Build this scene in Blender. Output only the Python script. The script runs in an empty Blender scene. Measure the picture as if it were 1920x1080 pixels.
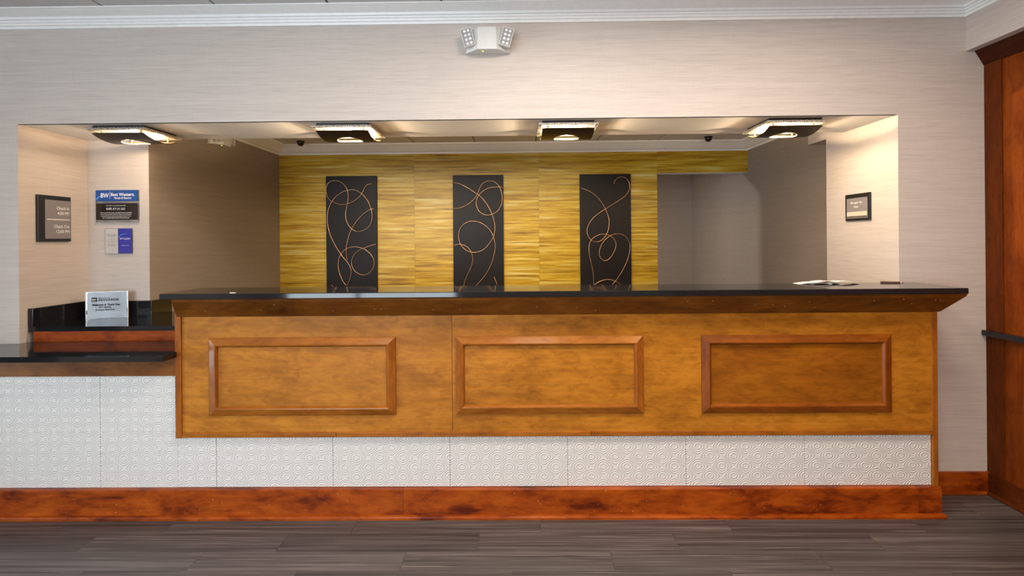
import bpy, bmesh, math, random
from mathutils import Vector, Matrix

random.seed(7)
C = bpy.context.scene.collection
sc = bpy.context.scene
PI = math.pi

# ------------------------------------------------------------------ camera
cam_d = bpy.data.cameras.new('camera')
cam = bpy.data.objects.new('camera', cam_d)
C.objects.link(cam)
cam_d.sensor_width = 36.0
cam_d.lens = 1000.0 / 1920.0 * 36.0
cam_d.shift_y = -90.0 / 1920.0
cam_d.clip_start = 0.05
cam.matrix_world = (Matrix.Translation((0, 0, 1.40)) @ Matrix.Rotation(0.0115, 4, 'Z')
                    @ Matrix.Rotation(PI / 2, 4, 'X') @ Matrix.Rotation(-0.0085, 4, 'Z'))
sc.camera = cam

# ------------------------------------------------------------------ exposure, world, lights
sc.view_settings.view_transform = 'Standard'
sc.view_settings.look = 'None'
sc.view_settings.gamma = 1.0
sc.view_settings.use_curve_mapping = False
sc.view_settings.exposure = 0.0

w = bpy.data.worlds.new('world')
sc.world = w
w.use_nodes = True
w.node_tree.nodes['Background'].inputs[0].default_value = (0.85, 0.93, 1.0, 1)
w.node_tree.nodes['Background'].inputs[1].default_value = 13.0

def lamp(name, kind, loc, power, color, rot=(0, 0, 0), parent=None, **kw):
    d = bpy.data.lights.new(name, kind)
    d.energy = power
    d.color = color
    for k, v in kw.items():
        setattr(d, k, v)
    o = bpy.data.objects.new(name, d)
    C.objects.link(o)
    o.location = loc
    o.rotation_euler = rot
    if parent:
        o.parent = parent
    return o

WARM = (1.0, 0.84, 0.68)
# lobby ceiling lamps (recessed troffers above and behind the camera)
NEU, AMB = (1.0, 0.90, 0.79), (1.0, 0.62, 0.34)
for (x, y, p, c) in ((-1.0, 1.75, 5, NEU), (0.2, 1.75, 38, NEU), (1.35, 1.75, 28, WARM), (-1.5, -1.2, 20, NEU), (0.2, -1.2, 30, WARM), (1.75, -0.8, 52, AMB)):
    lamp('troffer_light', 'AREA', (x, y, 2.655), p, c, shape='RECTANGLE', size=0.55, size_y=0.55)
# wall washers in the back office aimed at the gold wall
lamp('wall_washer_light', 'AREA', (-0.45, 4.0, 2.33), 9, (1.0, 0.86, 0.62), rot=(math.radians(45), 0, 0), shape='RECTANGLE', size=2.6, size_y=0.08, spread=math.radians(78))
# staff-corridor lamp behind the gold wall
lamp('corridor_light', 'AREA', (0.55, 5.78, 2.27), 32, (1.0, 0.93, 0.86), shape='DISK', size=0.16)
# daylight portal in the lobby window
p_ = lamp('window_portal', 'AREA', (-4.25, 1.0, 1.1), 1, (1, 1, 1), rot=(0, -PI / 2, 0), shape='RECTANGLE', size=2.0, size_y=1.5)
p_.data.cycles.is_portal = True
p_ = lamp('window_portal', 'AREA', (-2.45, -3.55, 1.35), 1, (1, 1, 1), rot=(PI / 2, 0, 0), shape='RECTANGLE', size=2.9, size_y=2.2)
p_.data.cycles.is_portal = True

# ------------------------------------------------------------------ helpers
def link(name, verts, faces, mat=None, parent=None, world=True, smooth=False, kind=None):
    me = bpy.data.meshes.new(name)
    vs = [Vector(v) for v in verts]
    if parent is not None and world:
        org = parent.matrix_basis.translation
        q = parent
        org = Vector((0, 0, 0))
        while q is not None:
            org = org + q.location
            q = q.parent
        vs = [v - org for v in vs]
    me.from_pydata([tuple(v) for v in vs], [], faces)
    bm = bmesh.new()
    bm.from_mesh(me)
    bmesh.ops.recalc_face_normals(bm, faces=bm.faces)
    bm.to_mesh(me)
    bm.free()
    if smooth:
        for p in me.polygons:
            p.use_smooth = True
    if mat:
        me.materials.append(mat)
    o = bpy.data.objects.new(name, me)
    C.objects.link(o)
    if parent is not None:
        o.parent = parent
    if kind:
        o['kind'] = kind
    return o

def boxdata(x0, x1, y0, y1, z0, z1):
    v = [(x0, y0, z0), (x1, y0, z0), (x1, y1, z0), (x0, y1, z0), (x0, y0, z1), (x1, y0, z1), (x1, y1, z1), (x0, y1, z1)]
    f = [(0, 3, 2, 1), (4, 5, 6, 7), (0, 1, 5, 4), (1, 2, 6, 5), (2, 3, 7, 6), (3, 0, 4, 7)]
    return v, f

def box(name, x0, x1, y0, y1, z0, z1, mat, parent=None, world=True, bevel=0.0, kind=None, seg=2):
    v, f = boxdata(min(x0, x1), max(x0, x1), min(y0, y1), max(y0, y1), min(z0, z1), max(z0, z1))
    o = link(name, v, f, mat, parent, world, kind=kind)
    if bevel > 0:
        bm = bmesh.new()
        bm.from_mesh(o.data)
        bmesh.ops.bevel(bm, geom=bm.edges[:], offset=bevel, segments=seg, affect='EDGES', profile=0.5)
        bm.to_mesh(o.data)
        bm.free()
    return o

def multibox(name, boxes, mat, parent=None, world=True, kind=None):
    V, F = [], []
    for b in boxes:
        v, f = boxdata(*b)
        n = len(V)
        V += v
        F += [tuple(i + n for i in q) for q in f]
    return link(name, V, F, mat, parent, world, kind=kind)

def loft(name, A, B, mat, parent=None, world=True, kind=None, smooth=False):
    n = len(A)
    V = list(A) + list(B)
    F = [(i, (i + 1) % n, n + (i + 1) % n, n + i) for i in range(n)]
    F += [tuple(reversed(range(n))), tuple(range(n, 2 * n))]
    return link(name, V, F, mat, parent, world, kind=kind, smooth=smooth)

def lathe(name, prof, mat, parent=None, world=False, n=24, center=(0, 0, 0), axis='Z', smooth=True):
    V, F = [], []
    for (r, h) in prof:
        for i in range(n):
            a = 2 * PI * i / n
            if axis == 'Z':
                V.append((center[0] + r * math.cos(a), center[1] + r * math.sin(a), center[2] + h))
            elif axis == 'Y':
                V.append((center[0] + r * math.cos(a), center[1] + h, center[2] + r * math.sin(a)))
            else:
                V.append((center[0] + h, center[1] + r * math.cos(a), center[2] + r * math.sin(a)))
    for k in range(len(prof) - 1):
        for i in range(n):
            j = (i + 1) % n
            F.append((k * n + i, k * n + j, (k + 1) * n + j, (k + 1) * n + i))
    F.append(tuple(range(n)))
    F.append(tuple(range((len(prof) - 1) * n, len(prof) * n)))
    return link(name, V, F, mat, parent, world, smooth=smooth)

def catmull(P, sub=6):
    out = []
    n = len(P)
    for i in range(n - 1):
        p0, p1, p2, p3 = P[max(i - 1, 0)], P[i], P[i + 1], P[min(i + 2, n - 1)]
        for k in range(sub):
            t = k / sub
            out.append(tuple(0.5 * (2 * p1[a] + (p2[a] - p0[a]) * t + (2 * p0[a] - 5 * p1[a] + 4 * p2[a] - p3[a]) * t * t
                                    + (3 * p1[a] - p0[a] - 3 * p2[a] + p3[a]) * t ** 3) for a in range(len(p1))))
    out.append(tuple(P[-1]))
    return out

def tube(name, P, r, mat, parent=None, world=True, n=6):
    V, F = [], []
    P = [Vector(p) for p in P]
    up = Vector((0, 1, 0))
    for i, p in enumerate(P):
        t = (P[min(i + 1, len(P) - 1)] - P[max(i - 1, 0)]).normalized()
        a = t.cross(up)
        if a.length < 1e-4:
            a = t.cross(Vector((1, 0, 0)))
        a.normalize()
        b = a.cross(t)
        for k in range(n):
            an = 2 * PI * k / n
            V.append(p + a * (r * math.cos(an)) + b * (r * math.sin(an)))
    for i in range(len(P) - 1):
        for k in range(n):
            j = (k + 1) % n
            F.append((i * n + k, i * n + j, (i + 1) * n + j, (i + 1) * n + k))
    F.append(tuple(range(n)))
    F.append(tuple(range((len(P) - 1) * n, len(P) * n)))
    return link(name, V, F, mat, parent, world, smooth=True)

def thing(name, label, cat, loc=(0, 0, 0), rotz=0.0, group=None):
    o = bpy.data.objects.new(name, None)
    C.objects.link(o)
    o.empty_display_size = 0.05
    o.location = loc
    o.rotation_euler = (0, 0, rotz)
    o['label'] = label
    o['category'] = cat
    if group:
        o['group'] = group
    return o

def tag(o, label, cat, group=None):
    o['label'] = label
    o['category'] = cat
    if group:
        o['group'] = group
    return o

def struct(o):
    o['kind'] = 'structure'
    return o

def dup(root, loc, rotz, label, group=None):
    r = root.copy()
    C.objects.link(r)
    r.location = loc
    r.rotation_euler = (0, 0, rotz)
    r['label'] = label
    if group:
        r['group'] = group
    for ch in list(root.children):
        c = ch.copy()
        C.objects.link(c)
        c.parent = r
        for g in list(ch.children):
            d = g.copy()
            C.objects.link(d)
            d.parent = c
    return r

def text(name, s, mat, parent, cx, y, z, width=None, height=None, align='C', bold=0.0, shear=0.0):
    """lettering as a flat mesh in the parent's x-z plane, facing -y; z is the vertical centre; fitted to a width and/or height"""
    cu = bpy.data.curves.new('lettering', 'FONT')
    cu.body = s
    cu.size = 1.0
    cu.offset = bold
    cu.shear = shear
    cu.resolution_u = 3
    t = bpy.data.objects.new('lettering', cu)
    C.objects.link(t)
    dg = bpy.context.evaluated_depsgraph_get()
    me = bpy.data.meshes.new_from_object(t.evaluated_get(dg))
    bpy.data.objects.remove(t)
    bpy.data.curves.remove(cu)
    xs = [v.co.x for v in me.vertices]
    ys = [v.co.y for v in me.vertices]
    x0, x1, y0, y1 = min(xs), max(xs), min(ys), max(ys)
    sx = sz = None
    if width:
        sx = width / (x1 - x0)
    if height:
        sz = height / (y1 - y0)
    sx = sx or sz
    sz = sz or sx
    ref = {'C': (x0 + x1) / 2, 'L': x0, 'R': x1}[align]
    for v in me.vertices:
        v.co = Vector((cx + (v.co.x - ref) * sx, y, z + (v.co.y - (y0 + y1) / 2) * sz))
    me.materials.clear()
    me.materials.append(mat)
    me.name = name
    o = bpy.data.objects.new(name, me)
    C.objects.link(o)
    o.parent = parent
    return o

# ------------------------------------------------------------------ materials
class NT:
    def __init__(self, name):
        self.m = bpy.data.materials.new(name)
        self.m.use_nodes = True
        self.t = self.m.node_tree
        self.b = self.t.nodes['Principled BSDF']
    def n(self, typ, **kw):
        nd = self.t.nodes.new(typ)
        for k, v in kw.items():
            setattr(nd, k, v)
        return nd
    def l(self, a, b):
        self.t.links.new(a, b)
    def coords(self, scale, rand=0.0, rot=(0, 0, 0)):
        tc = self.n('ShaderNodeTexCoord')
        src = tc.outputs['Object']
        if rand:
            oi = self.n('ShaderNodeObjectInfo')
            mu = self.n('ShaderNodeMath', operation='MULTIPLY')
            self.l(oi.outputs['Random'], mu.inputs[0])
            mu.inputs[1].default_value = rand
            ad = self.n('ShaderNodeVectorMath', operation='ADD')
            self.l(src, ad.inputs[0])
            self.l(mu.outputs[0], ad.inputs[1])
            src = ad.outputs[0]
        mp = self.n('ShaderNodeMapping')
        mp.inputs['Scale'].default_value = scale
        mp.inputs['Rotation'].default_value = rot
        self.l(src, mp.inputs['Vector'])
        return mp.outputs[0]
    def noise(self, vec, scale=1.0, detail=4.0, rough=0.55, dist=0.0):
        nd = self.n('ShaderNodeTexNoise')
        nd.inputs['Scale'].default_value = scale
        nd.inputs['Detail'].default_value = detail
        nd.inputs['Roughness'].default_value = rough
        nd.inputs['Distortion'].default_value = dist
        self.l(vec, nd.inputs['Vector'])
        return nd.outputs['Fac']
    def ramp(self, fac, stops):
        r = self.n('ShaderNodeValToRGB')
        el = r.color_ramp.elements
        while len(el) < len(stops):
            el.new(0.5)
        for e, (p, c) in zip(el, stops):
            e.position = p
            e.color = (*c, 1) if len(c) == 3 else c
        self.l(fac, r.inputs['Fac'])
        return r.outputs['Color']
    def mix(self, fac, a, b, mode='MIX'):
        m = self.n('ShaderNodeMix', data_type='RGBA', blend_type=mode)
        if isinstance(fac, (int, float)):
            m.inputs['Factor'].default_value = fac
        else:
            self.l(fac, m.inputs['Factor'])
        for v, s in ((a, 'A'), (b, 'B')):
            sock = [i for i in m.inputs if i.name == s and i.type == 'RGBA'][0]
            if isinstance(v, tuple):
                sock.default_value = (*v[:3], 1)
            else:
                self.l(v, sock)
        return [o for o in m.outputs if o.type == 'RGBA'][0]
    def bump(self, h, strength=0.2, dist=0.002):
        b = self.n('ShaderNodeBump')
        b.inputs['Strength'].default_value = strength
        b.inputs['Distance'].default_value = dist
        self.l(h, b.inputs['Height'])
        self.l(b.outputs[0], self.b.inputs['Normal'])
    def base(self, c):
        if isinstance(c, tuple):
            self.b.inputs['Base Color'].default_value = (*c[:3], 1)
        else:
            self.l(c, self.b.inputs['Base Color'])
    def set(self, rough=0.5, metal=0.0, spec=0.5, coat=0.0, coat_r=0.1):
        self.b.inputs['Roughness'].default_value = rough
        self.b.inputs['Metallic'].default_value = metal
        self.b.inputs['Specular IOR Level'].default_value = spec
        self.b.inputs['Coat Weight'].default_value = coat
        self.b.inputs['Coat Roughness'].default_value = coat_r
        return self

def plain(name, col, rough=0.5, metal=0.0, spec=0.5, emit=None, es=0.0):
    t = NT(name)
    vec = t.coords((35, 35, 35))
    n = t.noise(vec, 1, 3)
    t.base(t.ramp(n, [(0.3, tuple(c * 0.95 for c in col)), (0.7, col)]))
    t.set(rough, metal, spec)
    if emit:
        t.b.inputs['Emission Color'].default_value = (*emit, 1)
        t.b.inputs['Emission Strength'].default_value = es
    return t.m

def wallpaper(name, col):
    t = NT(name)
    c1 = t.noise(t.coords((7, 7, 210)), 1, 5, 0.62)
    c2 = t.noise(t.coords((260, 260, 14)), 1, 3)
    c3 = t.noise(t.coords((1.2, 1.2, 45)), 1, 3)
    d = tuple(c * 0.84 for c in col)
    l = tuple(min(1, c * 1.08) for c in col)
    a = t.ramp(c1, [(0.25, d), (0.5, col), (0.75, l)])
    b = t.ramp(c2, [(0.3, (0.965, 0.965, 0.965)), (0.7, (1, 1, 1))])
    e = t.ramp(c3, [(0.3, (0.93, 0.92, 0.92)), (0.7, (1, 1, 1))])
    x = t.mix(1.0, a, b, 'MULTIPLY')
    t.base(t.mix(1.0, x, e, 'MULTIPLY'))
    t.set(0.62, 0, 0.35)
    t.bump(c1, 0.15, 0.001)
    return t.m

def wood(name, dark, mid, light, axis='X', rough=0.3, coat=0.35, rand=3.0, blotch=1.0, grain=1.0, blotscale=3.4, spec=0.2):
    t = NT(name)
    def sc_(long, cross):
        return {'X': (long, cross, cross), 'Y': (cross, long, cross), 'Z': (cross, cross, long)}[axis]
    v1 = t.coords(sc_(1.0, 2.6), rand)
    n1 = t.noise(v1, blotscale * 0.85, 8, 0.66, 0.45)
    v2 = t.coords(sc_(3.0, 70), rand)
    n2 = t.noise(v2, 1, 4, 0.6)
    v3 = t.coords(sc_(9, 22), rand)
    n3 = t.noise(v3, 1.2, 5, 0.6, 1.2)
    a = t.ramp(n1, [(0.5 - 0.24 / blotch, dark), (0.49, mid), (0.5 + 0.22 / blotch, light)])
    g = t.ramp(n2, [(0.25, (1 - 0.22 * grain,) * 3), (0.7, (1, 1, 1))])
    f = t.ramp(n3, [(0.34, (0.78, 0.75, 0.70)), (0.56, (1, 1, 1))])
    n4 = t.noise(t.coords(sc_(16, 150), rand), 1, 3, 0.6)
    f = t.mix(1.0, f, t.ramp(n4, [(0.30, (0.80, 0.77, 0.72)), (0.42, (1, 1, 1))]), 'MULTIPLY')
    x = t.mix(1.0, a, g, 'MULTIPLY')
    t.base(t.mix(1.0, x, f, 'MULTIPLY'))
    t.set(rough, 0, spec, coat, 0.12)
    t.bump(n2, 0.06, 0.0006)
    return t.m

M = {}
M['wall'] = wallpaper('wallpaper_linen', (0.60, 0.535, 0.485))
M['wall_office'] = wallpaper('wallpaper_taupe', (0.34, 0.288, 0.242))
M['white'] = plain('white_trim_paint', (0.92, 0.92, 0.90), 0.35)
M['soffit'] = plain('soffit_paint', (0.92, 0.90, 0.86), 0.6)
t = NT('embossed_tile_paint')      # pressed pattern of linked rings and waves
sx = t.n('ShaderNodeSeparateXYZ')
t.l(t.coords((1, 1, 1)), sx.inputs[0])
def wave(sock, period):
    m = t.n('ShaderNodeMath', operation='MULTIPLY')
    t.l(sock, m.inputs[0])
    m.inputs[1].default_value = 2 * PI / period
    c = t.n('ShaderNodeMath', operation='COSINE')
    t.l(m.outputs[0], c.inputs[0])
    return c.outputs[0]
ad = t.n('ShaderNodeMath', operation='ADD')
t.l(wave(sx.outputs['X'], 0.1196), ad.inputs[0])
t.l(wave(sx.outputs['Z'], 0.0997), ad.inputs[1])
mr = t.n('ShaderNodeMapRange')
mr.inputs['From Min'].default_value = -2
mr.inputs['From Max'].default_value = 2
t.l(ad.outputs[0], mr.inputs['Value'])
st = [(0.0, 0.25)]
for lv in (0.08, 0.25, 0.42, 0.58, 0.75, 0.92):
    st += [(lv - 0.045, 0.0), (lv, 1.0), (lv + 0.045, 0.0)]
st += [(1.0, 0.25)]
rp = t.ramp(mr.outputs[0], [(p, (v, v, v)) for p, v in st])
for nd in t.t.nodes:
    if nd.type == 'VALTORGB':
        nd.color_ramp.interpolation = 'EASE'
t.bump(rp, 0.8, 0.0026)
t.base((0.66, 0.645, 0.625))
t.set(0.38, 0, 0.45)
M['tile_white'] = t.m
M['ceil'] = plain('ceiling_tile', (0.66, 0.66, 0.66), 0.85)
M['ceil_office'] = plain('office_ceiling_tile', (0.80, 0.77, 0.73), 0.85)
M['grid'] = plain('ceiling_grid', (0.10, 0.10, 0.10), 0.7)
M['maple'] = wood('maple_stained', (0.25, 0.085, 0.008), (0.46, 0.17, 0.014), (0.58, 0.23, 0.022), 'X', 0.42, 0.08)
M['maple_shaded'] = wood('maple_shaded_stain', (0.17, 0.050, 0.004), (0.30, 0.095, 0.006), (0.39, 0.132, 0.009), 'X', 0.42, 0.08)  # slightly deeper wood that also carries the rightward light falloff in its colour
M['rail_deep'] = wood('molding_shaded_stain', (0.13, 0.03, 0.004), (0.25, 0.066, 0.007), (0.33, 0.09, 0.01), 'X', 0.3, 0.15)  # mouldings of the right panel: same dimming painted into the stain
M['rail_deep_z'] = wood('molding_shaded_stain_upright', (0.12, 0.026, 0.004), (0.22, 0.056, 0.006), (0.30, 0.08, 0.009), 'Z', 0.3, 0.15)
M['rail'] = wood('molding_stain', (0.20, 0.055, 0.007), (0.36, 0.115, 0.012), (0.46, 0.16, 0.02), 'X', 0.3, 0.2)
M['rail_z'] = wood('molding_stain_upright', (0.20, 0.05, 0.007), (0.33, 0.10, 0.012), (0.42, 0.14, 0.018), 'Z', 0.3, 0.2)
M['cove'] = wood('cove_stain', (0.06, 0.018, 0.003), (0.17, 0.056, 0.007), (0.28, 0.10, 0.012), 'X', 0.36, 0.1, blotscale=3.5)
M['base'] = wood('baseboard_stain', (0.11, 0.014, 0.002), (0.31, 0.052, 0.003), (0.42, 0.085, 0.006), 'X', 0.36, 0.1, blotch=1.7, blotscale=4.5)
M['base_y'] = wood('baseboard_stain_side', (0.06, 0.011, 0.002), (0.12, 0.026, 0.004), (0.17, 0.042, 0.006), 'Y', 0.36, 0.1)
M['cherry'] = wood('cherry_wall', (0.12, 0.020, 0.002), (0.20, 0.039, 0.003), (0.27, 0.060, 0.005), 'Z', 0.5, 0.0, spec=0.1)
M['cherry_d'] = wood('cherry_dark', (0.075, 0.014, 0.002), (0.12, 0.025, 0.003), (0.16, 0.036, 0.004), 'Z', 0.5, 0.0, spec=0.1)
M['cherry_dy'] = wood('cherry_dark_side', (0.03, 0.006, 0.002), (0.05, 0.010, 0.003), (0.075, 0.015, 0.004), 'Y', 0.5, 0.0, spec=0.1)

t = NT('black_granite')
n = t.noise(t.coords((420, 420, 420)), 1, 2, 0.7)
t.base(t.ramp(n, [(0.60, (0.010, 0.010, 0.012)), (0.72, (0.05, 0.05, 0.055))]))
t.set(0.06, 0, 0.5)
M['granite'] = t.m

t = NT('gold_wallcovering')
v = t.coords((1.9, 1.9, 42), 20.0)
n1 = t.noise(v, 1, 5, 0.62)
n2 = t.noise(t.coords((2.6, 2.6, 125), 31.0), 1, 4, 0.6)
n3 = t.noise(t.coords((0.6, 0.6, 13), 17.0), 1, 3, 0.5)
a = t.ramp(n1, [(0.30, (0.24, 0.13, 0.008)), (0.41, (0.50, 0.29, 0.012)), (0.5, (0.66, 0.42, 0.025)), (0.58, (0.72, 0.51, 0.07)), (0.69, (0.80, 0.70, 0.32))])
b = t.ramp(n2, [(0.30, (0.32, 0.25, 0.14)), (0.41, (0.88, 0.86, 0.78)), (0.6, (1, 1, 1)), (0.75, (1.0, 1.0, 0.92))])
c = t.ramp(n3, [(0.3, (0.80, 0.74, 0.6)), (0.6, (1, 1, 1))])
t.base(t.mix(1.0, t.mix(1.0, a, b, 'MULTIPLY'), c, 'MULTIPLY'))
t.set(0.35, 0, 0.4)
t.bump(n2, 0.1, 0.001)
M['gold'] = t.m

t = NT('vinyl_plank')
n1 = t.noise(t.coords((1.5, 190, 1), 41.0), 1, 5, 0.68, 0.15)
n2 = t.noise(t.coords((0.9, 46, 1), 23.0), 1, 4, 0.55, 0.2)
n3 = t.noise(t.coords((2.0, 250, 1), 57.0), 1, 2, 0.5, 0.15)
a = t.ramp(n2, [(0.3, (0.045, 0.036, 0.034)), (0.55, (0.097, 0.082, 0.078)), (0.75, (0.14, 0.12, 0.115))])
b = t.ramp(n1, [(0.3, (0.50, 0.50, 0.50)), (0.52, (1, 1, 1)), (0.70, (1.5, 1.5, 1.5))])
x = t.mix(1.0, a, b, 'MULTIPLY')
f = t.ramp(n3, [(0.63, (0, 0, 0)), (0.72, (0.75, 0.75, 0.75))])
x = t.mix(f, x, (0.34, 0.30, 0.275))
oi = t.n('ShaderNodeObjectInfo')
tone = t.ramp(oi.outputs['Random'], [(0, (0.8, 0.8, 0.8)), (1, (1.12, 1.12, 1.12))])
t.base(t.mix(1.0, x, tone, 'MULTIPLY'))
t.set(0.42, 0, 0.4)
t.bump(n1, 0.12, 0.0008)
M['plank'] = t.m

M['black'] = plain('black_satin', (0.012, 0.011, 0.011), 0.45)
M['black_gloss'] = plain('black_gloss', (0.016, 0.012, 0.010), 0.15)
M['art'] = plain('art_panel_black', (0.013, 0.010, 0.010), 0.42, 0.0, 0.22)
M['copper'] = plain('copper_wire', (0.72, 0.40, 0.20), 0.3, 0.85)
M['bronze'] = plain('dark_bronze', (0.055, 0.036, 0.022), 0.38, 0.6)
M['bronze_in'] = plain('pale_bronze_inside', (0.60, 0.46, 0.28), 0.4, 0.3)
M['steel'] = plain('brushed_nickel', (0.60, 0.56, 0.50), 0.3, 0.9)
M['opal'] = plain('opal_glass', (0.62, 0.58, 0.51), 0.35)
M['grey_sign'] = plain('sign_grey', (0.24, 0.22, 0.225), 0.4)
M['insert'] = plain('sign_insert', (0.66, 0.58, 0.46), 0.4)
M['print'] = plain('white_print', (0.90, 0.90, 0.90), 0.5)
M['print_dark'] = plain('dark_print', (0.008, 0.008, 0.011), 0.7, 0.0, 0.1)
M['print_grey'] = plain('grey_print', (0.16, 0.15, 0.16), 0.5)
M['blue'] = plain('sign_blue', (0.010, 0.075, 0.33), 0.25)
M['blue_l'] = plain('sign_light_blue', (0.10, 0.36, 0.80), 0.3)
M['violet'] = plain('sign_violet_blue', (0.040, 0.040, 0.36), 0.3)
M['paper_grey'] = plain('sign_paper_grey', (0.56, 0.53, 0.50), 0.5)
M['plaque_black'] = plain('plaque_black', (0.022, 0.014, 0.013), 0.15)
M['light_plastic'] = plain('emergency_plastic', (0.70, 0.71, 0.69), 0.4)
M['lens_grey'] = plain('lamp_face', (0.30, 0.30, 0.31), 0.6)
M['lens'] = plain('lens_white', (0.92, 0.92, 0.92), 0.12)
M['led'] = plain('indicator_led', (0.6, 0.7, 0.05), 0.3, emit=(0.75, 0.85, 0.05), es=1.2)
M['paper'] = plain('white_paper', (0.86, 0.84, 0.80), 0.5)
M['pen'] = plain('pen_brown', (0.09, 0.04, 0.02), 0.35)
M['putty'] = plain('nail_putty', (0.68, 0.52, 0.40), 0.5)
M['bulb'] = plain('halogen_bulb', (1, 0.95, 0.85), 0.3, emit=(1.0, 0.84, 0.6), es=25.0)
M['dark_room'] = plain('lobby_dark', (0.36, 0.33, 0.31), 0.7)

t = NT('brushed_silver')
n = t.noise(t.coords((0.5, 0.5, 260)), 1, 3)
t.base(t.ramp(n, [(0.3, (0.13, 0.132, 0.136)), (0.7, (0.18, 0.182, 0.188))]))
t.set(0.36, 0.9, 0.5)
M['silver'] = t.m

def glassy(name, tint, gloss=0.08, rough=0.02):
    t = NT(name)
    tr = t.n('ShaderNodeBsdfTransparent')
    tr.inputs[0].default_value = (*tint, 1)
    gl = t.n('ShaderNodeBsdfGlossy')
    gl.inputs['Roughness'].default_value = rough
    fr = t.n('ShaderNodeFresnel')
    ad = t.n('ShaderNodeMath', operation='ADD')
    ad.inputs[1].default_value = gloss
    t.l(fr.outputs[0], ad.inputs[0])
    mx = t.n('ShaderNodeMixShader')
    t.l(ad.outputs[0], mx.inputs[0])
    t.l(tr.outputs[0], mx.inputs[1])
    t.l(gl.outputs[0], mx.inputs[2])
    t.l(mx.outputs[0], t.t.nodes['Material Output'].inputs['Surface'])
    return t.m
M['acrylic'] = glassy('clear_acrylic', (0.97, 0.98, 0.98))
M['pane'] = glassy('window_glass', (0.97, 0.99, 1.0), 0.02)

t = NT('pebbled_glass')          # textured glass rim of the ceiling lights
n = t.noise(t.coords((150, 150, 150)), 1, 2)
v = t.ramp(n, [(0.40, (0.10, 0.075, 0.05)), (0.58, (0.75, 0.72, 0.66))])
t.base(v)
t.set(0.12, 0, 0.6)
t.bump(n, 0.6, 0.004)
tr = t.n('ShaderNodeBsdfTransparent')
tr.inputs[0].default_value = (0.9, 0.85, 0.75, 1)
mx = t.n('ShaderNodeMixShader')
mx.inputs[0].default_value = 0.5
t.l(tr.outputs[0], mx.inputs[1])
t.l(t.b.outputs[0], mx.inputs[2])
t.l(mx.outputs[0], t.t.nodes['Material Output'].inputs['Surface'])
M['pebble'] = t.m

# ------------------------------------------------------------------ room shell
XL, XR = -4.3, 2.555            # lobby side walls
YW = 2.94                       # wall around the desk opening
YB = -3.6                       # rear lobby wall
HC = 2.68                       # lobby ceiling
OL, OR, OT = -2.783, 2.081, 2.068
YS = 3.42                       # back of the soffit
CL, CR = -2.385, 2.28           # back-office side walls
YG = 5.31                       # gold wall
YE = 7.02                       # corridor end wall
HO = 2.36                       # back-office ceiling

floor = struct(box('floor', XL - 0.1, 2.75, YB - 0.1, YE + 0.1, -0.10, -0.003, M['plank']))
PW, PL = 0.145, 0.914
off = {0: -1.73, 1: -1.11, 2: -1.43, 3: -0.95, 4: -1.60, 5: -1.25, -1: -1.35, -2: -1.0}
for r in range(-2, 6):
    y1 = 2.69 - r * PW
    y0 = y1 - PW
    x = off[r] - 4 * PL
    while x < XR:
        a, b = max(x, -3.75), min(x + PL, XR)
        if b - a > 0.02 and (r >= 0 or b > 1.9) and y0 < YW:
            box('plank', a + 0.0006, b - 0.0006, y0 + 0.0006, min(y1, YW) - 0.0006, -0.003, 0.0, M['plank'], floor)
        x += PL

# wall with the opening: header, left pier, right pier
wf = struct(box('wall_front', XL, OL, YW, YS, 0, HC, M['wall']))
box('header', OL, OR, YW, YW + 0.02, OT, HC, M['wall'], wf)
box('soffit_underside', OL, OR, YW, YS, OT, HC, M['soffit'], wf)
bpy.data.objects['header'].location.y = -0.0008
box('pier', OR, 2.75, YW, 3.62, 0, HC, M['wall'], wf)
box('beam', OR, CR, 3.62, 3.84, 2.062, HO + 0.1, M['wall'], wf)
box('pier', OL - 0.2, CL, YS, YS + 0.006, 0, HO + 0.1, M['wall'], wf)
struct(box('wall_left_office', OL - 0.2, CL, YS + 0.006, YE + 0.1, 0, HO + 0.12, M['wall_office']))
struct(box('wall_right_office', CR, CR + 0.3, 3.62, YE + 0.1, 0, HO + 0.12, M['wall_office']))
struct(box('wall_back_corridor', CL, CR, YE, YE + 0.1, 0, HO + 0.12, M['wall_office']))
box_h = struct(box('wall_back_office', CL, 1.385, YG + 0.004, YG + 0.12, 0, HO + 0.12, M['wall']))
box('door_header', 1.385, CR, YG + 0.004, YG + 0.12, 2.05, HO + 0.12, M['white'], box_h)
for i, (a, b) in enumerate(((CL, -1.03), (-1.03, 0.21), (0.21, 1.385))):
    box('covering_strip', a, b - 0.0012, YG, YG + 0.004, 0, 2.30, M['gold'], box_h)
box('covering_strip', 1.385, CR, YG, YG + 0.004, 2.052, 2.30, M['gold'], box_h)

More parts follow.
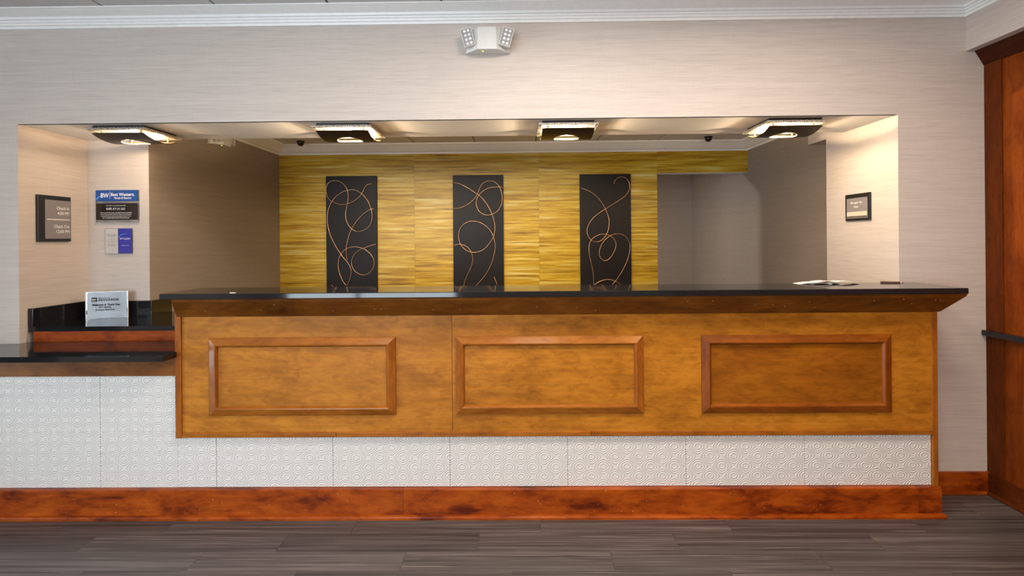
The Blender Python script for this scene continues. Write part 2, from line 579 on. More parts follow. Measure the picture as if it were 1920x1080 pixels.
# lobby: ceiling, left wall with a window, rear wall, right wall
ce = struct(box('ceiling', XL, 2.75, YB, YW, HC + 0.012, HC + 0.1, M['grid']))
T = 0.61
for i in range(-1, 12):
    for j in range(0, 11):
        x0 = XL + 0.05 + i * T + 0.19
        y1 = 2.62 - (j - 1) * T
        a, b, c, d = max(x0, XL), min(x0 + T, 2.46), max(y1 - T, YB), min(y1, YW)
        if b - a > 0.05 and d - c > 0.05:
            box('ceiling_tile', a + 0.006, b - 0.006, c + 0.006, d - 0.006, HC, HC + 0.011, M['ceil'], ce)
co = struct(box('ceiling_office', CL, CR, YS, YE, HO + 0.012, HO + 0.1, M['grid']))
for i in range(0, 9):
    for j in range(0, 6):
        x0 = -2.79 + i * 0.594
        y0 = 3.42 + j * 0.61
        a, b, c, d = max(x0, CL), min(x0 + 0.594, CR), max(y0, YS), min(y0 + 0.61, YE)
        if b - a > 0.05 and d - c > 0.05:
            box('ceiling_tile', a + 0.006, b - 0.006, c + 0.006, d - 0.006, HO, HO + 0.011, M['ceil_office'], co)

WY0, WY1, WZ0, WZ1 = 0.25, 1.75, 0.1, 2.1
wl = struct(multibox('wall_left', [(XL - 0.1, XL, YB, WY0, 0, HC), (XL - 0.1, XL, WY1, YW, 0, HC), (XL - 0.1, XL, WY0, WY1, 0, WZ0), (XL - 0.1, XL, WY0, WY1, WZ1, HC)], M['wall']))
wn = struct(multibox('window_1', [(XL - 0.08, XL - 0.02, WY0, WY0 + 0.05, WZ0, WZ1), (XL - 0.08, XL - 0.02, WY1 - 0.05, WY1, WZ0, WZ1), (XL - 0.08, XL - 0.02, WY0, WY1, WZ0, WZ0 + 0.05),
                                  (XL - 0.08, XL - 0.02, WY0, WY1, WZ1 - 0.05, WZ1), (XL - 0.08, XL - 0.02, 0.97, 1.03, WZ0, WZ1)], M['black']))
box('pane', XL - 0.055, XL - 0.05, WY0 + 0.05, WY1 - 0.05, WZ0 + 0.05, WZ1 - 0.05, M['pane'], wn)
RX0, RX1, RZ0, RZ1 = -3.9, -1.0, 0.25, 2.45
struct(multibox('wall_rear', [(XL, RX0, YB - 0.1, YB, 0, HC), (RX1, 2.75, YB - 0.1, YB, 0, HC), (RX0, RX1, YB - 0.1, YB, 0, RZ0), (RX0, RX1, YB - 0.1, YB, RZ1, HC)], M['dark_room']))
wm = struct(multibox('window_2', [(RX0, RX0 + 0.05, YB - 0.08, YB - 0.02, RZ0, RZ1), (RX1 - 0.05, RX1, YB - 0.08, YB - 0.02, RZ0, RZ1), (RX0, RX1, YB - 0.08, YB - 0.02, RZ0, RZ0 + 0.05),
                                  (RX0, RX1, YB - 0.08, YB - 0.02, RZ1 - 0.05, RZ1), (-2.7, -2.64, YB - 0.08, YB - 0.02, RZ0, RZ1), (RX0, RX1, YB - 0.08, YB - 0.02, 1.0, 1.05)], M['black']))
box('pane', RX0 + 0.05, RX1 - 0.05, YB - 0.055, YB - 0.05, RZ0 + 0.05, RZ1 - 0.05, M['pane'], wm)

# right wall: cherry panelling below a papered bulkhead
wr = struct(box('wall_right', XR, XR + 0.195, YB, YW, 0, 2.41, M['cherry']))
box('bulkhead', 2.452, 2.75, YB, YW, 2.41, HC, M['wall'], wr)
box('stile', XR - 0.006, XR, 2.835, YW, 0.115, 2.335, M['cherry_d'], wr)
loft('cornice', [(2.50, YB, 2.41), (XR, YB, 2.41), (XR, YB, 2.332), (XR - 0.008, YB, 2.332)],
     [(2.50, YW, 2.41), (XR, YW, 2.41), (XR, YW, 2.332), (XR - 0.008, YW, 2.332)], M['cherry_dy'], wr)
box('ledge', 2.522, XR, YB, YW - 0.001, 0.860, 0.889, M['granite'], wr, bevel=0.003)
br = struct(box('baseboard_right', XR - 0.016, XR, YB, YW - 0.016, 0, 0.115, M['base_y']))
box('shoe_molding', XR - 0.032, XR - 0.016, YB, YW - 0.016, 0, 0.018, M['base_y'], br, bevel=0.004)
bf = struct(box('baseboard_front', 2.10, XR, YW - 0.016, YW, 0, 0.117, M['base']))
box('shoe_molding', 2.115, XR - 0.032, YW - 0.032, YW - 0.016, 0, 0.018, M['base'], bf, bevel=0.004)

# crown mouldings
prof = [(0.0, 0.0), (0.010, 0.0), (0.013, 0.013), (0.008, 0.0145), (0.016, 0.017), (0.019, 0.028), (0.014, 0.0295), (0.021, 0.032), (0.023, 0.042), (0.018, 0.0435), (0.027, 0.046),
        (0.031, 0.058), (0.036, 0.060), (0.052, 0.0655), (0.072, 0.0735), (0.086, 0.080), (0.092, 0.081), (0.094, 0.086), (0.0, 0.086)]
zc = HC - 0.086
struct(loft('trim_1', [(XL, YW - d, zc + h) for d, h in prof], [(2.452 - d, YW - d, zc + h) for d, h in prof], M['white']))
struct(loft('trim_2', [(2.452 - d, YB, zc + h) for d, h in prof], [(2.452 - d, YW - d, zc + h) for d, h in prof], M['white']))
po = [(0.0, 0.0), (0.012, 0.0), (0.016, 0.016), (0.030, 0.022), (0.055, 0.045), (0.080, 0.068), (0.100, 0.082), (0.105, 0.095), (0.0, 0.095)]
zo = HO - 0.095
struct(loft('trim_3', [(CL + d, YG - d, zo + h) for d, h in po], [(CR - d, YG - d, zo + h) for d, h in po], M['white']))
struct(loft('trim_4', [(CL + d, YS, zo + h) for d, h in po], [(CL + d, YG - d, zo + h) for d, h in po], M['white']))
struct(loft('trim_5', [(CR - d, 3.84, zo + h) for d, h in po], [(CR - d, YG - d, zo + h) for d, h in po], M['white']))

# ------------------------------------------------------------------ reception desk
YC = 2.70
DL, DR = -1.750, 2.095
desk = thing('reception_desk', 'long maple reception desk with three framed panels above a white embossed base', 'desk', (0.17, 2.82, 0))
box('body', DL + 0.012, DR - 0.001, YC + 0.014, 2.935, 0.002, 1.121, M['maple'], desk)
SEAM = -0.34
box('front_panel', DL + 0.03, SEAM - 0.001, YC, YC + 0.014, 0.43, 1.10, M['maple'], desk)
box('front_panel', SEAM + 0.001, DR - 0.024, YC, YC + 0.014, 0.43, 1.10, M['maple'], desk)
loft('corner_trim', [(DL, YC - 0.008, 0.406), (DL + 0.031, YC - 0.008, 0.406), (DL + 0.031, YC + 0.014, 0.406), (DL, YC + 0.014, 0.406)],
     [(DL, YC - 0.008, 1.045), (DL + 0.031, YC - 0.008, 1.02), (DL + 0.031, YC + 0.014, 1.02), (DL, YC + 0.014, 1.045)], M['rail_z'], desk)
box('corner_trim', DR - 0.026, DR, YC - 0.006, YC + 0.014, 0.147, 1.10, M['rail_z'], desk, bevel=0.002)
xs = [DL + 0.031, -0.93, 0.36, 1.32, DR - 0.026]
for a, b in zip(xs[:-1], xs[1:]):
    box('bottom_trim', a + 0.0006, b - 0.0006, YC - 0.008, YC + 0.014, 0.407, 0.432, M['rail'], desk, bevel=0.003)
# sloped cove moulding under the top, returned on the right
A = [(DL + 0.012, YC - 0.004, 1.022), (DL + 0.012, YC - 0.012, 1.026), (DL + 0.036, YC - 0.086, 1.108), (DL + 0.038, YC - 0.090, 1.1215), (DL + 0.038, YC, 1.1215), (DL + 0.012, YC, 1.022)]
B = [(DR + 0.004, YC - 0.004, 1.022), (DR + 0.012, YC - 0.012, 1.026), (DR + 0.078, YC - 0.086, 1.108), (DR + 0.083, YC - 0.090, 1.1215), (DR, YC, 1.1215), (DR, YC, 1.022)]
loft('cove_molding', A, B, M['cove'], desk)
A2 = [(DR + 0.004, YC - 0.004, 1.022), (DR + 0.012, YC - 0.012, 1.026), (DR + 0.078, YC - 0.086, 1.108), (DR + 0.083, YC - 0.090, 1.1215), (DR, YC, 1.1215), (DR, YC, 1.022)]
B2 = [(DR + 0.004, 2.936, 1.022), (DR + 0.012, 2.936, 1.026), (DR + 0.078, 2.936, 1.108), (DR + 0.083, 2.936, 1.1215), (DR, 2.936, 1.1215), (DR, 2.936, 1.022)]
loft('cove_molding', A2, B2, M['cove'], desk)

def framed(x0, x1, z0, z1, pm='maple', rm='rail'):
    wd = 0.047
    pn = box('raised_panel', x0 + wd - 0.004, x1 - wd + 0.004, YC - 0.004, YC, z0 + wd - 0.004, z1 - wd + 0.004, M[pm], desk)
    pr = [(0.0, 0.0), (0.0, 0.008), (0.004, 0.010), (0.034, 0.020), (0.039, 0.019), (0.047, 0.008), (0.047, 0.0)]
    def ring(fx, fz):
        return [(fx(d), YC - h, fz(d)) for d, h in pr]
    L = lambda d: x0 + d
    R_ = lambda d: x1 - d
    Bo = lambda d: z0 + d
    To = lambda d: z1 - d
    for nm, p, q, m in (('rail', (L, To), (R_, To), rm), ('rail', (L, Bo), (R_, Bo), rm), ('stile', (L, Bo), (L, To), rm + '_z'), ('stile', (R_, Bo), (R_, To), rm + '_z')):
        o = loft('molding_' + nm, ring(*p), ring(*q), M[m], pn)
framed(-1.578, -0.626, 0.519, 0.914)
framed(-0.322, 0.625, 0.521, 0.914)
framed(0.918, 1.864, 0.521, 0.912, 'maple_shaded', 'rail_deep')  # right panel: partly darker wood, partly light falloff put into the colour

# embossed base tiles, 2 ft square, cut to the heights seen
def tile_mesh(wd, z0, z1):
    e = 0.0012
    V = [(0, 0, z0), (wd, 0, z0), (wd, 0, z1), (0, 0, z1), (0, -0.003, z0), (wd, -0.003, z0), (wd, -0.003, z1), (0, -0.003, z1),
         (e, -0.0042, z0 + e), (wd - e, -0.0042, z0 + e), (wd - e, -0.0042, z1 - e), (e, -0.0042, z1 - e)]
    F = [(0, 3, 2, 1), (8, 9, 10, 11)]
    for k in range(4):
        m = (k + 1) % 4
        F += [(k, m, 4 + m, 4 + k), (4 + k, 4 + m, 8 + m, 8 + k)]
    me = bpy.data.meshes.new('wall_tile')
    me.from_pydata(V, [], F)
    me.materials.append(M['tile_white'])
    return me
YT = YC + 0.0135
def put_tile(me, x, parent):
    o = bpy.data.objects.new('embossed_tile', me)
    C.objects.link(o)
    o.parent = parent
    o.location = Vector((x, YT, 0)) - parent.location
TW = 0.598
lowd = thing('accessible_desk', 'lower white embossed desk section with a wooden apron left of the long desk', 'desk', (-3.0, 2.82, 0))
box('body', XL + 0.01, DL - 0.002, YT, 2.93, 0.002, 0.818, M['white'], lowd)
box('body_return', OL + 0.004, DL - 0.002, 2.93, 2.99, 0.002, 0.818, M['white'], lowd)
box('apron', XL + 0.01, DL - 0.001, YC - 0.002, YT, 0.722, 0.818, M['cove'], lowd)
full = tile_mesh(TW - 0.0016, 0.149, 0.433)
for k in range(-3, 7):
    x = -2.150 + k * TW
    par = lowd if k < 0 else desk
    if k == 6:
        put_tile(tile_mesh(DR - 0.027 - x, 0.149, 0.433), x + 0.0008, desk)
    elif k == 0:
        put_tile(tile_mesh(DL - x - 0.001, 0.149, 0.433), x + 0.0008, lowd)
        put_tile(tile_mesh(x + TW - DL - 0.001, 0.149, 0.433), DL, desk)
    else:
        put_tile(full, x + 0.0008, par)
up = tile_mesh(TW - 0.0016, 0.4346, 0.7205)
for k in range(-3, 0):
    put_tile(up, -2.150 + k * TW + 0.0008, lowd)
put_tile(tile_mesh(DL + 2.150 - 0.001, 0.4346, 0.7205), -2.150 + 0.0008, lowd)

# baseboard along the desk, in lengths
bb = struct(box('baseboard_desk', XL, 2.096, 2.688, 2.7095, 0, 0.140, M['base']))
for a, b in ((XL, -0.59), (-0.59, 1.985), (1.985, 2.100)):
    loft('board', [(a + 0.0006, 2.6878, 0.018), (a + 0.0006, 2.680, 0.018), (a + 0.0006, 2.680, 0.143), (a + 0.0006, 2.684, 0.148), (a + 0.0006, 2.7095, 0.148), (a + 0.0006, 2.7095, 0.1405), (a + 0.0006, 2.6878, 0.1405)],
         [(b - 0.0006, 2.6878, 0.018), (b - 0.0006, 2.680, 0.018), (b - 0.0006, 2.680, 0.143), (b - 0.0006, 2.684, 0.148), (b - 0.0006, 2.7095, 0.148), (b - 0.0006, 2.7095, 0.1405), (b - 0.0006, 2.6878, 0.1405)], M['base'], bb)
for a, b in ((XL, 0.345), (0.345, 1.30), (1.30, 1.46), (1.46, 2.112)):
    ps = [(2.680, 0.0), (2.664, 0.0), (2.664, 0.010), (2.668, 0.017), (2.680, 0.020)]
    loft('shoe_molding', [(a + 0.0006, y, z) for y, z in ps], [(b - 0.0006, y, z) for y, z in ps], M['base'], bb)
dots = []
for k in range(46):
    x = random.uniform(-2.6, 2.08)
    z = random.uniform(0.03, 0.14)
    s = random.uniform(0.0008, 0.0018)
    dots.append((x - s, x + s, 2.6794, 2.6800, z - s * 0.8, z + s * 0.8))
multibox('nail_holes', dots, M['putty'], bb, kind='stuff')
dots = []
for k in range(24):
    x = random.uniform(-1.68, 2.12)
    q = random.uniform(0.2, 0.85)
    y, z = YC - 0.012 - 0.074 * q, 1.026 + 0.082 * q
    s = random.uniform(0.0010, 0.0016)
    dots.append((x - s, x + s, y - 0.0012, y + 0.001, z - s, z + s))
multibox('nail_holes', dots, M['putty'], desk, kind='stuff')

# ------------------------------------------------------------------ worktops
top = tag(box('desk_worktop', -1.760, 2.166, 2.590, 2.938, 1.122, 1.150, M['granite'], bevel=0.003), 'long glossy black granite worktop on the main desk', 'worktop')
v = []
pts = [(XL + 0.005, 2.590), (-1.742, 2.590), (-1.742, 2.6905), (-1.752, 2.6905), (-1.752, 2.985), (OL + 0.003, 2.985), (OL + 0.003, 2.938), (XL + 0.005, 2.938)]
lowtop = tag(loft('low_worktop', [(x, y, 0.8185) for x, y in pts], [(x, y, 0.846) for x, y in pts], M['granite']), 'lower glossy black granite worktop on the white section at left', 'worktop')
mid = thing('side_counter', 'small raised side counter in the left recess with red wood front and granite top', 'counter', (-2.25, 3.2, 0))
YM = 2.99
box('cabinet', OL + 0.03, -1.755, YM + 0.016, 3.415, 0.002, 0.9045, M['cherry'], mid)
box('front_board', OL + 0.03, -1.755, YM + 0.004, YM + 0.016, 0.8465, 0.9045, M['base'], mid)
pts = [(OL + 0.004, YM), (-1.754, YM), (-1.754, 3.62), (CL + 0.003, 3.62), (CL + 0.003, 3.417), (OL + 0.004, 3.417)]
loft('counter_top', [(x, y, 0.905) for x, y in pts], [(x, y, 0.931) for x, y in pts], M['granite'], mid)
box('backsplash', OL + 0.002, OL + 0.030, YM, 3.395, 0.931, 1.034, M['granite'], mid, bevel=0.0015)
box('backsplash', OL + 0.002, CL + 0.028, 3.395, 3.417, 0.931, 1.030, M['granite'], mid, bevel=0.0015)
box('backsplash', CL + 0.003, CL + 0.028, 3.418, 3.60, 0.931, 1.030, M['granite'], mid, bevel=0.0015)

# ------------------------------------------------------------------ ceiling lights in the soffit
def make_fixture(loc):
    r = thing('ceiling_light', '', 'ceiling light', loc, 0, 'square ceiling lights under the soffit')
    box('canopy', -0.145, 0.145, -0.145, 0.145, -0.016, 0.0, M['black'], r, world=False)
    h = 0.1665
    g = box('glass_plate', -0.150, 0.150, -0.150, 0.150, -0.027, -0.017, M['opal'], r, world=False)
    for (a, b, c, d) in ((-h, h, -h, -0.1502), (-h, h, 0.1502, h), (-h, -0.1502, -0.1502, 0.1502), (0.1502, h, -0.1502, 0.1502)):
        box('glass_edge', a, b, c, d, -0.030, -0.017, M['pebble'], g, world=False)
    # bowed bronze shade with a round hole
    hw, hd, rad, ze, sag, th = 0.147, 0.150, 0.075, -0.046, 0.030, 0.003
    N, K = 64, 9
    def zz(y):
        return ze - sag * (1 - (y / hd) ** 2)
    def sq(a):
        c, s = math.cos(a), math.sin(a)
        k = min(hw / abs(c) if abs(c) > 1e-6 else 9, hd / abs(s) if abs(s) > 1e-6 else 9)
        return c * k, s * k
    def sheet(off, flip):
        V, F = [], []
        for k in range(K + 1):
            t_ = k / K
            for i in range(N):
                a = 2 * PI * (i + 0.5) / N + PI / 4 - PI / N
                bx, by = sq(a)
                cx, cy = rad * math.cos(a), rad * math.sin(a)
                x, y = cx + (bx - cx) * t_, cy + (by - cy) * t_
                V.append((x, y, zz(y) + off))
        for k in range(K):
            for i in range(N):
                j = (i + 1) % N
                F.append((k * N + i, k * N + j, (k + 1) * N + j, (k + 1) * N + i))
        return V, F
    V1, F1 = sheet(0, False)
    V2, F2 = sheet(th, True)
    n1 = len(V1)
    F = F1[:] + [tuple(i + n1 for i in f) for f in F2]
    for ring0 in (0, K * N):
        for i in range(N):
            j = (i + 1) % N
            F.append((ring0 + i, ring0 + j, n1 + ring0 + j, n1 + ring0 + i))
    sh = link('shade', V1 + V2, F, M['bronze'], r, world=False, smooth=False)
    # pale inside lining (the lit upper face)
    V3, F3 = sheet(th + 0.0006, True)
    ln = link('lining', V3, F3, M['bronze_in'], sh, world=False)
    # bright rim of the hole
    Vr, Fr = [], []
    for i in range(N):
        a = 2 * PI * i / N
        for (rr, dz) in ((rad, -0.0006), (rad - 0.0035, -0.0006), (rad - 0.0035, th + 0.0012), (rad, th + 0.0012)):
            y = rr * math.sin(a)
            Vr.append((rr * math.cos(a), y, zz(rad * math.sin(a)) + dz))
    for i in range(N):
        j = (i + 1) % N
        for k in range(4):
            m = (k + 1) % 4
            Fr.append((i * 4 + k, i * 4 + m, j * 4 + m, j * 4 + k))
    link('hole_rim', Vr, Fr, M['bronze_in'], sh, world=False)
    for sx in (-1, 1):
        for sy in (-1, 1):
            y = sy * 0.118
            lathe('post', [(0.0055, zz(y) + 0.0015), (0.0055, -0.027)], M['steel'], r, n=12, center=(sx * 0.112, y, 0))
    for sx in (-1, 1):
        lathe('bulb', [(0.004, -0.03), (0.007, -0.026), (0.007, 0.026), (0.004, 0.03)], M['bulb'], r, n=12, center=(sx * 0.105, 0.045, -0.040), axis='X')
    return r
fx = make_fixture((-2.258, 3.135, OT))
fx['label'] = 'first square glass and bronze ceiling light from the left, above the left recess'
FP = [(-2.258, 3.135), (-0.985, 3.135), (0.287, 3.135), (1.553, 3.135)]
labs = ['', 'second square ceiling light from the left, above the left black art panel',
        'third square ceiling light from the left, just right of centre in the soffit',
        'fourth square ceiling light, rightmost of the row beside the right recess wall']
for (x, y), lb in list(zip(FP, labs))[1:]:
    dup(fx, (x, y, OT), 0, lb)
for (x, y) in FP:
    lamp('halogen_light', 'POINT', (x, y - 0.02, OT - 0.067), 7 if x < -2 else 22, (1.0, 0.73, 0.45), shadow_soft_size=0.010)

# ------------------------------------------------------------------ emergency lights
def make_emergency(loc):
    r = thing('emergency_light', 'white two headed emergency light on the header wall below the crown moulding', 'emergency light', loc)
    # body: wide at the wall, narrow in front (y runs to the wall at 0)
    lo, hi = [], []
    pl = [(-0.119, 0.0), (-0.119, -0.018), (-0.052, -0.086), (0.052, -0.086), (0.119, -0.018), (0.119, 0.0)]
    loft('body', [(x, y, 0.0) for x, y in pl], [(x * 0.9, y, 0.118) for x, y in pl], M['light_plastic'], r, world=False)
    lathe('indicator', [(0.0045, 0.0), (0.0045, -0.003), (0.002, -0.005)], M['led'], r, n=12, center=(-0.025, -0.055, 0.0), axis='Z')
    for s in (-1, 1):
        V, F = boxdata(-0.030, 0.030, -0.012, 0.012, -0.048, 0.048)
        mt = Matrix.Translation((s * 0.103, -0.075, 0.064)) @ Matrix.Rotation(s * 0.26, 4, 'Y') @ Matrix.Rotation(s * 0.12, 4, 'Z')
        hd = link('lamp_head', [mt @ Vector(q) for q in V], F, M['light_plastic'], r, world=False)
        V, F = boxdata(-0.027, 0.027, -0.0128, -0.0118, -0.045, 0.045)
        link('lamp_face', [mt @ Vector(q) for q in V], F, M['lens_grey'], hd, world=False)
        for i in (-1, 1):
            for j in range(4):
                cx, cz = i * 0.0105 + 0.002, -0.034 + j * 0.0225
                V, F = [], []
                n = 10
                for (rr, hh) in ((0.0078, -0.0128), (0.006, -0.0155), (0.002, -0.017)):
                    for k in range(n):
                        V.append(mt @ Vector((cx + rr * math.cos(2 * PI * k / n), hh, cz + rr * math.sin(2 * PI * k / n))))
                for q in range(2):
                    for k in range(n):
                        m = (k + 1) % n
                        F.append((q * n + k, q * n + m, (q + 1) * n + m, (q + 1) * n + k))
                F.append(tuple(range(2 * n, 3 * n)))
                link('lens', V, F, M['lens'], hd, world=False, smooth=True)
        mt2 = Matrix.Translation((s * 0.086, -0.046, 0.05)) @ Matrix.Rotation(s * 0.7, 4, 'Z')
        V, F = boxdata(-0.008, 0.008, -0.020, 0.020, -0.010, 0.010)
        link('bracket', [mt2 @ Vector(q) for q in V], F, M['light_plastic'], r, world=False)
    return r
em = make_emergency((-0.157, YW - 0.002, 2.424))
dup(em, (CL + 0.001, 4.20, 2.165), PI / 2, 'white emergency light high on the office side wall, half hidden by the soffit')

# black dome cameras on the office ceiling
def dome(x, label):
    r = thing('dome_camera', label, 'camera', (x, 5.06, HO), 0, 'dome cameras on the office ceiling')
    lathe('mount', [(0.038, 0.0), (0.038, -0.006)], M['black'], r, n=24)
    lathe('dome', [(0.033, -0.006), (0.033, -0.016), (0.030, -0.029), (0.023, -0.040), (0.012, -0.047), (0.002, -0.049)], M['black_gloss'], r, n=24)
dome(-2.065, 'small black dome camera on the office ceiling beside the second ceiling light')
dome(1.805, 'small black dome camera on the office ceiling left of the rightmost light')

# ------------------------------------------------------------------ art panels on the gold wall
S = 0.001173
W1 = [[(445,115),(410,120),(385,145),(360,195),(325,235),(280,265),(220,285),(160,283),(105,260),(70,225),(55,170),(65,120),(95,92),(140,84),(185,100),(220,135),(240,180),(243,240),(232,300),(222,350),(222,400),(235,445),(265,490),(310,515),(350,513),(400,490),(432,450),(445,390),(437,330),(415,270),(380,220),(340,185),(290,163),(240,168),(180,190),(120,240),(80,310),(65,390),(70,470),(95,560),(140,650),(190,725),(235,780),(262,840),(255,910),(222,968),(185,920),(160,850),(153,780),(170,720),(210,670),(265,648),(320,648),(375,665),(425,705),(455,755),(455,810),(425,860),(380,883),(330,875),(290,845),(268,795),(275,740),(305,695),(360,662),(420,640),(470,625)],
      [(458,325),(420,335),(370,370),(320,420),(275,485),(245,555),(225,640),(222,700),(228,760)],
      [(90,965),(130,1005),(190,1060),(240,1140)]]
W2 = [[(50,98),(110,112),(170,142),(225,178),(270,208),(310,248),(350,305),(380,370),(400,440),(403,500),(390,560),(360,610),(315,660),(265,685),(220,690),(170,678),(130,645),(105,600),(98,545),(110,490),(145,450),(190,430),(235,428),(290,445),(340,480),(375,525),(395,575),(405,640),(395,710),(370,790),(330,865),(280,930),(235,975),(180,1030),(150,1120)],
      [(55,318),(100,316),(150,300),(200,270),(240,230),(262,190),(280,145),(305,110),(350,90),(395,95),(435,125),(460,180),(468,240),(455,300),(425,345),(380,370),(335,377),(290,360),(260,325),(248,275),(260,225),(290,188),(340,155),(390,143),(440,140),(474,143)],
      [(55,630),(95,620),(140,628),(180,655),(205,695),(215,745),(205,800),(180,855),(155,910),(135,975),(125,1050)],
      [(392,900),(410,940),(420,975),(432,1040)]]
W3 = [[(337,115),(345,90),(370,67),(405,58),(440,72),(463,105),(468,150),(450,195),(415,230),(340,280),(260,328),(190,375),(140,425),(112,480),(110,530),(130,575),(165,598),(210,598),(250,570),(280,520),(292,460),(290,400),(265,330),(235,275),(190,220),(130,175),(62,147)],
      [(420,985),(390,965),(345,935),(300,920),(260,920),(215,933),(165,962),(130,1000)],
      [(162,1040),(160,965),(158,880),(145,800),(128,720),(123,650),(140,590),(180,555),(230,538),(285,543),(330,575),(350,620),(340,670),(310,725),(270,758),(235,752),(212,720),(212,670),(235,615),(275,570),(330,540),(380,536),(425,555),(458,600),(467,650),(450,740),(410,830),(360,910),(315,965),(280,1030)]]
ART = [(-1.906, -1.402, 2.050, 50, 45, W1, 'left black art panel with looping copper wires on the gold wall'),
       (-0.643, -0.144, 2.047, 50, 37, W2, 'middle black art panel with looping copper wires on the gold wall'),
       (0.614, 1.115, 2.045, 52, 30, W3, 'right black art panel with looping copper wires on the gold wall')]
for (x0, x1, zt, zx, zy, Ws, lb) in ART:
    r = thing('art_panel', lb, 'art panel', ((x0 + x1) / 2, YG, 0.75), 0, 'black art panels on the gold wall')
    box('board', x0, x1, YG - 0.034, YG - 0.001, 0.75, zt, M['art'], r, bevel=0.002)
    for Wp in Ws:
        P = [(x0 + (a - zx) * S, YG - 0.046, zt - (b - zy) * S) for a, b in Wp]
        Q = catmull(P, 5)
        n = len(Q)
        Q = [(x, y + (0.010 * (1 - min(1, min(i, n - 1 - i) / 6.0))), z) for i, (x, y, z) in enumerate(Q)]
        tube('copper_wire', Q, 0.0034, M['copper'], r)

# ------------------------------------------------------------------ signs
# left recess: black framed hours sign
s = thing('hours_sign', 'black framed grey sign with check-in and check-out times on the left recess wall', 'sign', (OL, 3.158, 1.551), PI / 2)
box('frame', -0.113, 0.113, -0.016, -0.0006, -0.136, 0.136, M['black'], s, world=False, bevel=0.002)
pl = box('plate', -0.070, 0.106, -0.019, -0.0162, -0.120, 0.110, M['grey_sign'], s, world=False)
text('lettering', 'Check In', M['print'], pl, 0.095, -0.0194, 0.064, height=0.019, width=0.087, align='R', bold=0.008)
text('lettering', '4:00 PM', M['print'], pl, 0.095, -0.0194, 0.033, height=0.019, width=0.082, align='R', bold=0.008)
text('lettering', 'Check Out', M['print'], pl, 0.097, -0.0194, -0.046, height=0.019, width=0.108, align='R', bold=0.008)
text('lettering', '12:00 PM', M['print'], pl, 0.097, -0.0194, -0.077, height=0.019, width=0.094, align='R', bold=0.008)
box('rule', -0.058, 0.099, -0.0196, -0.0190, -0.0075, -0.0035, M['print'], pl, world=False)

# right recess: manager sign
s = thing('manager_sign', 'small black framed sign with a blank name strip on the right recess wall', 'sign', (OR, 3.278, 1.583), -PI / 2)
box('frame', -0.117, 0.117, -0.012, -0.0006, -0.082, 0.082, M['black'], s, world=False, bevel=0.002)
pl = box('plate', -0.097, 0.100, -0.015, -0.0122, -0.068, 0.056, M['grey_sign'], s, world=False)
text('lettering', 'Manager On', M['print'], pl, -0.002, -0.0154, 0.026, height=0.015, width=0.110, bold=0.008)
text('lettering', 'Duty', M['print'], pl, -0.004, -0.0154, 0.001, height=0.015, width=0.042, bold=0.008)
box('name_strip', -0.094, 0.096, -0.0162, -0.0152, -0.054, -0.028, M['insert'], pl, world=False)
box('strip_holder', -0.097, 0.098, -0.0185, -0.0152, -0.061, -0.055, M['steel'], pl, world=False)

def logo(par, x, z, sc_, y):
    text('lettering', 'BW', M['print'], par, x - 0.068 * sc_, y, z + 0.001 * sc_, width=0.046 * sc_, height=0.026 * sc_, bold=0.02)
    box('logo_bar', x - 0.0395 * sc_, x - 0.0378 * sc_, y - 0.0004, y, z - 0.018 * sc_, z + 0.022 * sc_, M['print'], par, world=False)
    text('lettering', 'Best Western.', M['print'], par, x + 0.036 * sc_, y, z + 0.006 * sc_, width=0.136 * sc_, height=0.018 * sc_, bold=0.02)
    text('lettering', 'Hotels & Resorts', M['print'], par, x + 0.036 * sc_, y, z - 0.014 * sc_, width=0.098 * sc_, height=0.012 * sc_, bold=0.015)

def swoosh(par, pts_top, pts_bot, y):
    V = [(x, y, z) for x, z in pts_top + pts_bot[::-1]]
    n = len(V)
    V += [(x, yy + 0.0004, z) for x, yy, z in V]
    F = [tuple(range(n)), tuple(reversed(range(n, 2 * n)))] + [(i, (i + 1) % n, n + (i + 1) % n, n + i) for i in range(n)]
    return link('swoosh', V, F, M['blue_l'], par, world=False)

# column: ownership plaque
s = thing('ownership_plaque', 'blue and black wall plaque with white lettering, upper of two on the left column', 'plaque', (-2.584, YS, 1.640))
box('backing', -0.137, 0.139, -0.012, -0.0006, -0.104, 0.104, M['acrylic'], s, world=False)
bl = box('blue_plate', -0.134, 0.134, -0.014, -0.0122, 0.032, 0.103, M['blue'], s, world=False)
bl['label'] = 'blue logo plate'
logo(bl, 0.0, 0.068, 1.12, -0.0146)
swoosh(bl, [(-0.132, 0.050), (-0.118, 0.062), (-0.100, 0.070), (-0.088, 0.073)], [(-0.132, 0.040), (-0.120, 0.052), (-0.103, 0.063), (-0.088, 0.072)], -0.0144)
bk = box('black_plate', -0.134, 0.134, -0.014, -0.0122, -0.088, 0.018, M['plaque_black'], s, world=False)
for tx, z, wd, ht in (('This hotel is owned and operated by', 0.003, 0.130, 0.0075), ('KAPL KY LV, LLC', -0.018, 0.122, 0.0155),
                      ('We are proud to be a part of the Best Western worldwide', -0.0425, 0.204, 0.0075),
                      ('chain of unique hotels. Each Best Western branded hotel', -0.0535, 0.200, 0.0075),
                      ('is independently owned and operated and does not act', -0.0645, 0.195, 0.0075),
                      ('for or on behalf of Best Western Hotels & Resorts.', -0.0755, 0.175, 0.0075)):
    text('lettering', tx, M['print'], bk, -0.005, -0.0146, z, width=wd, height=ht, bold=0.01)
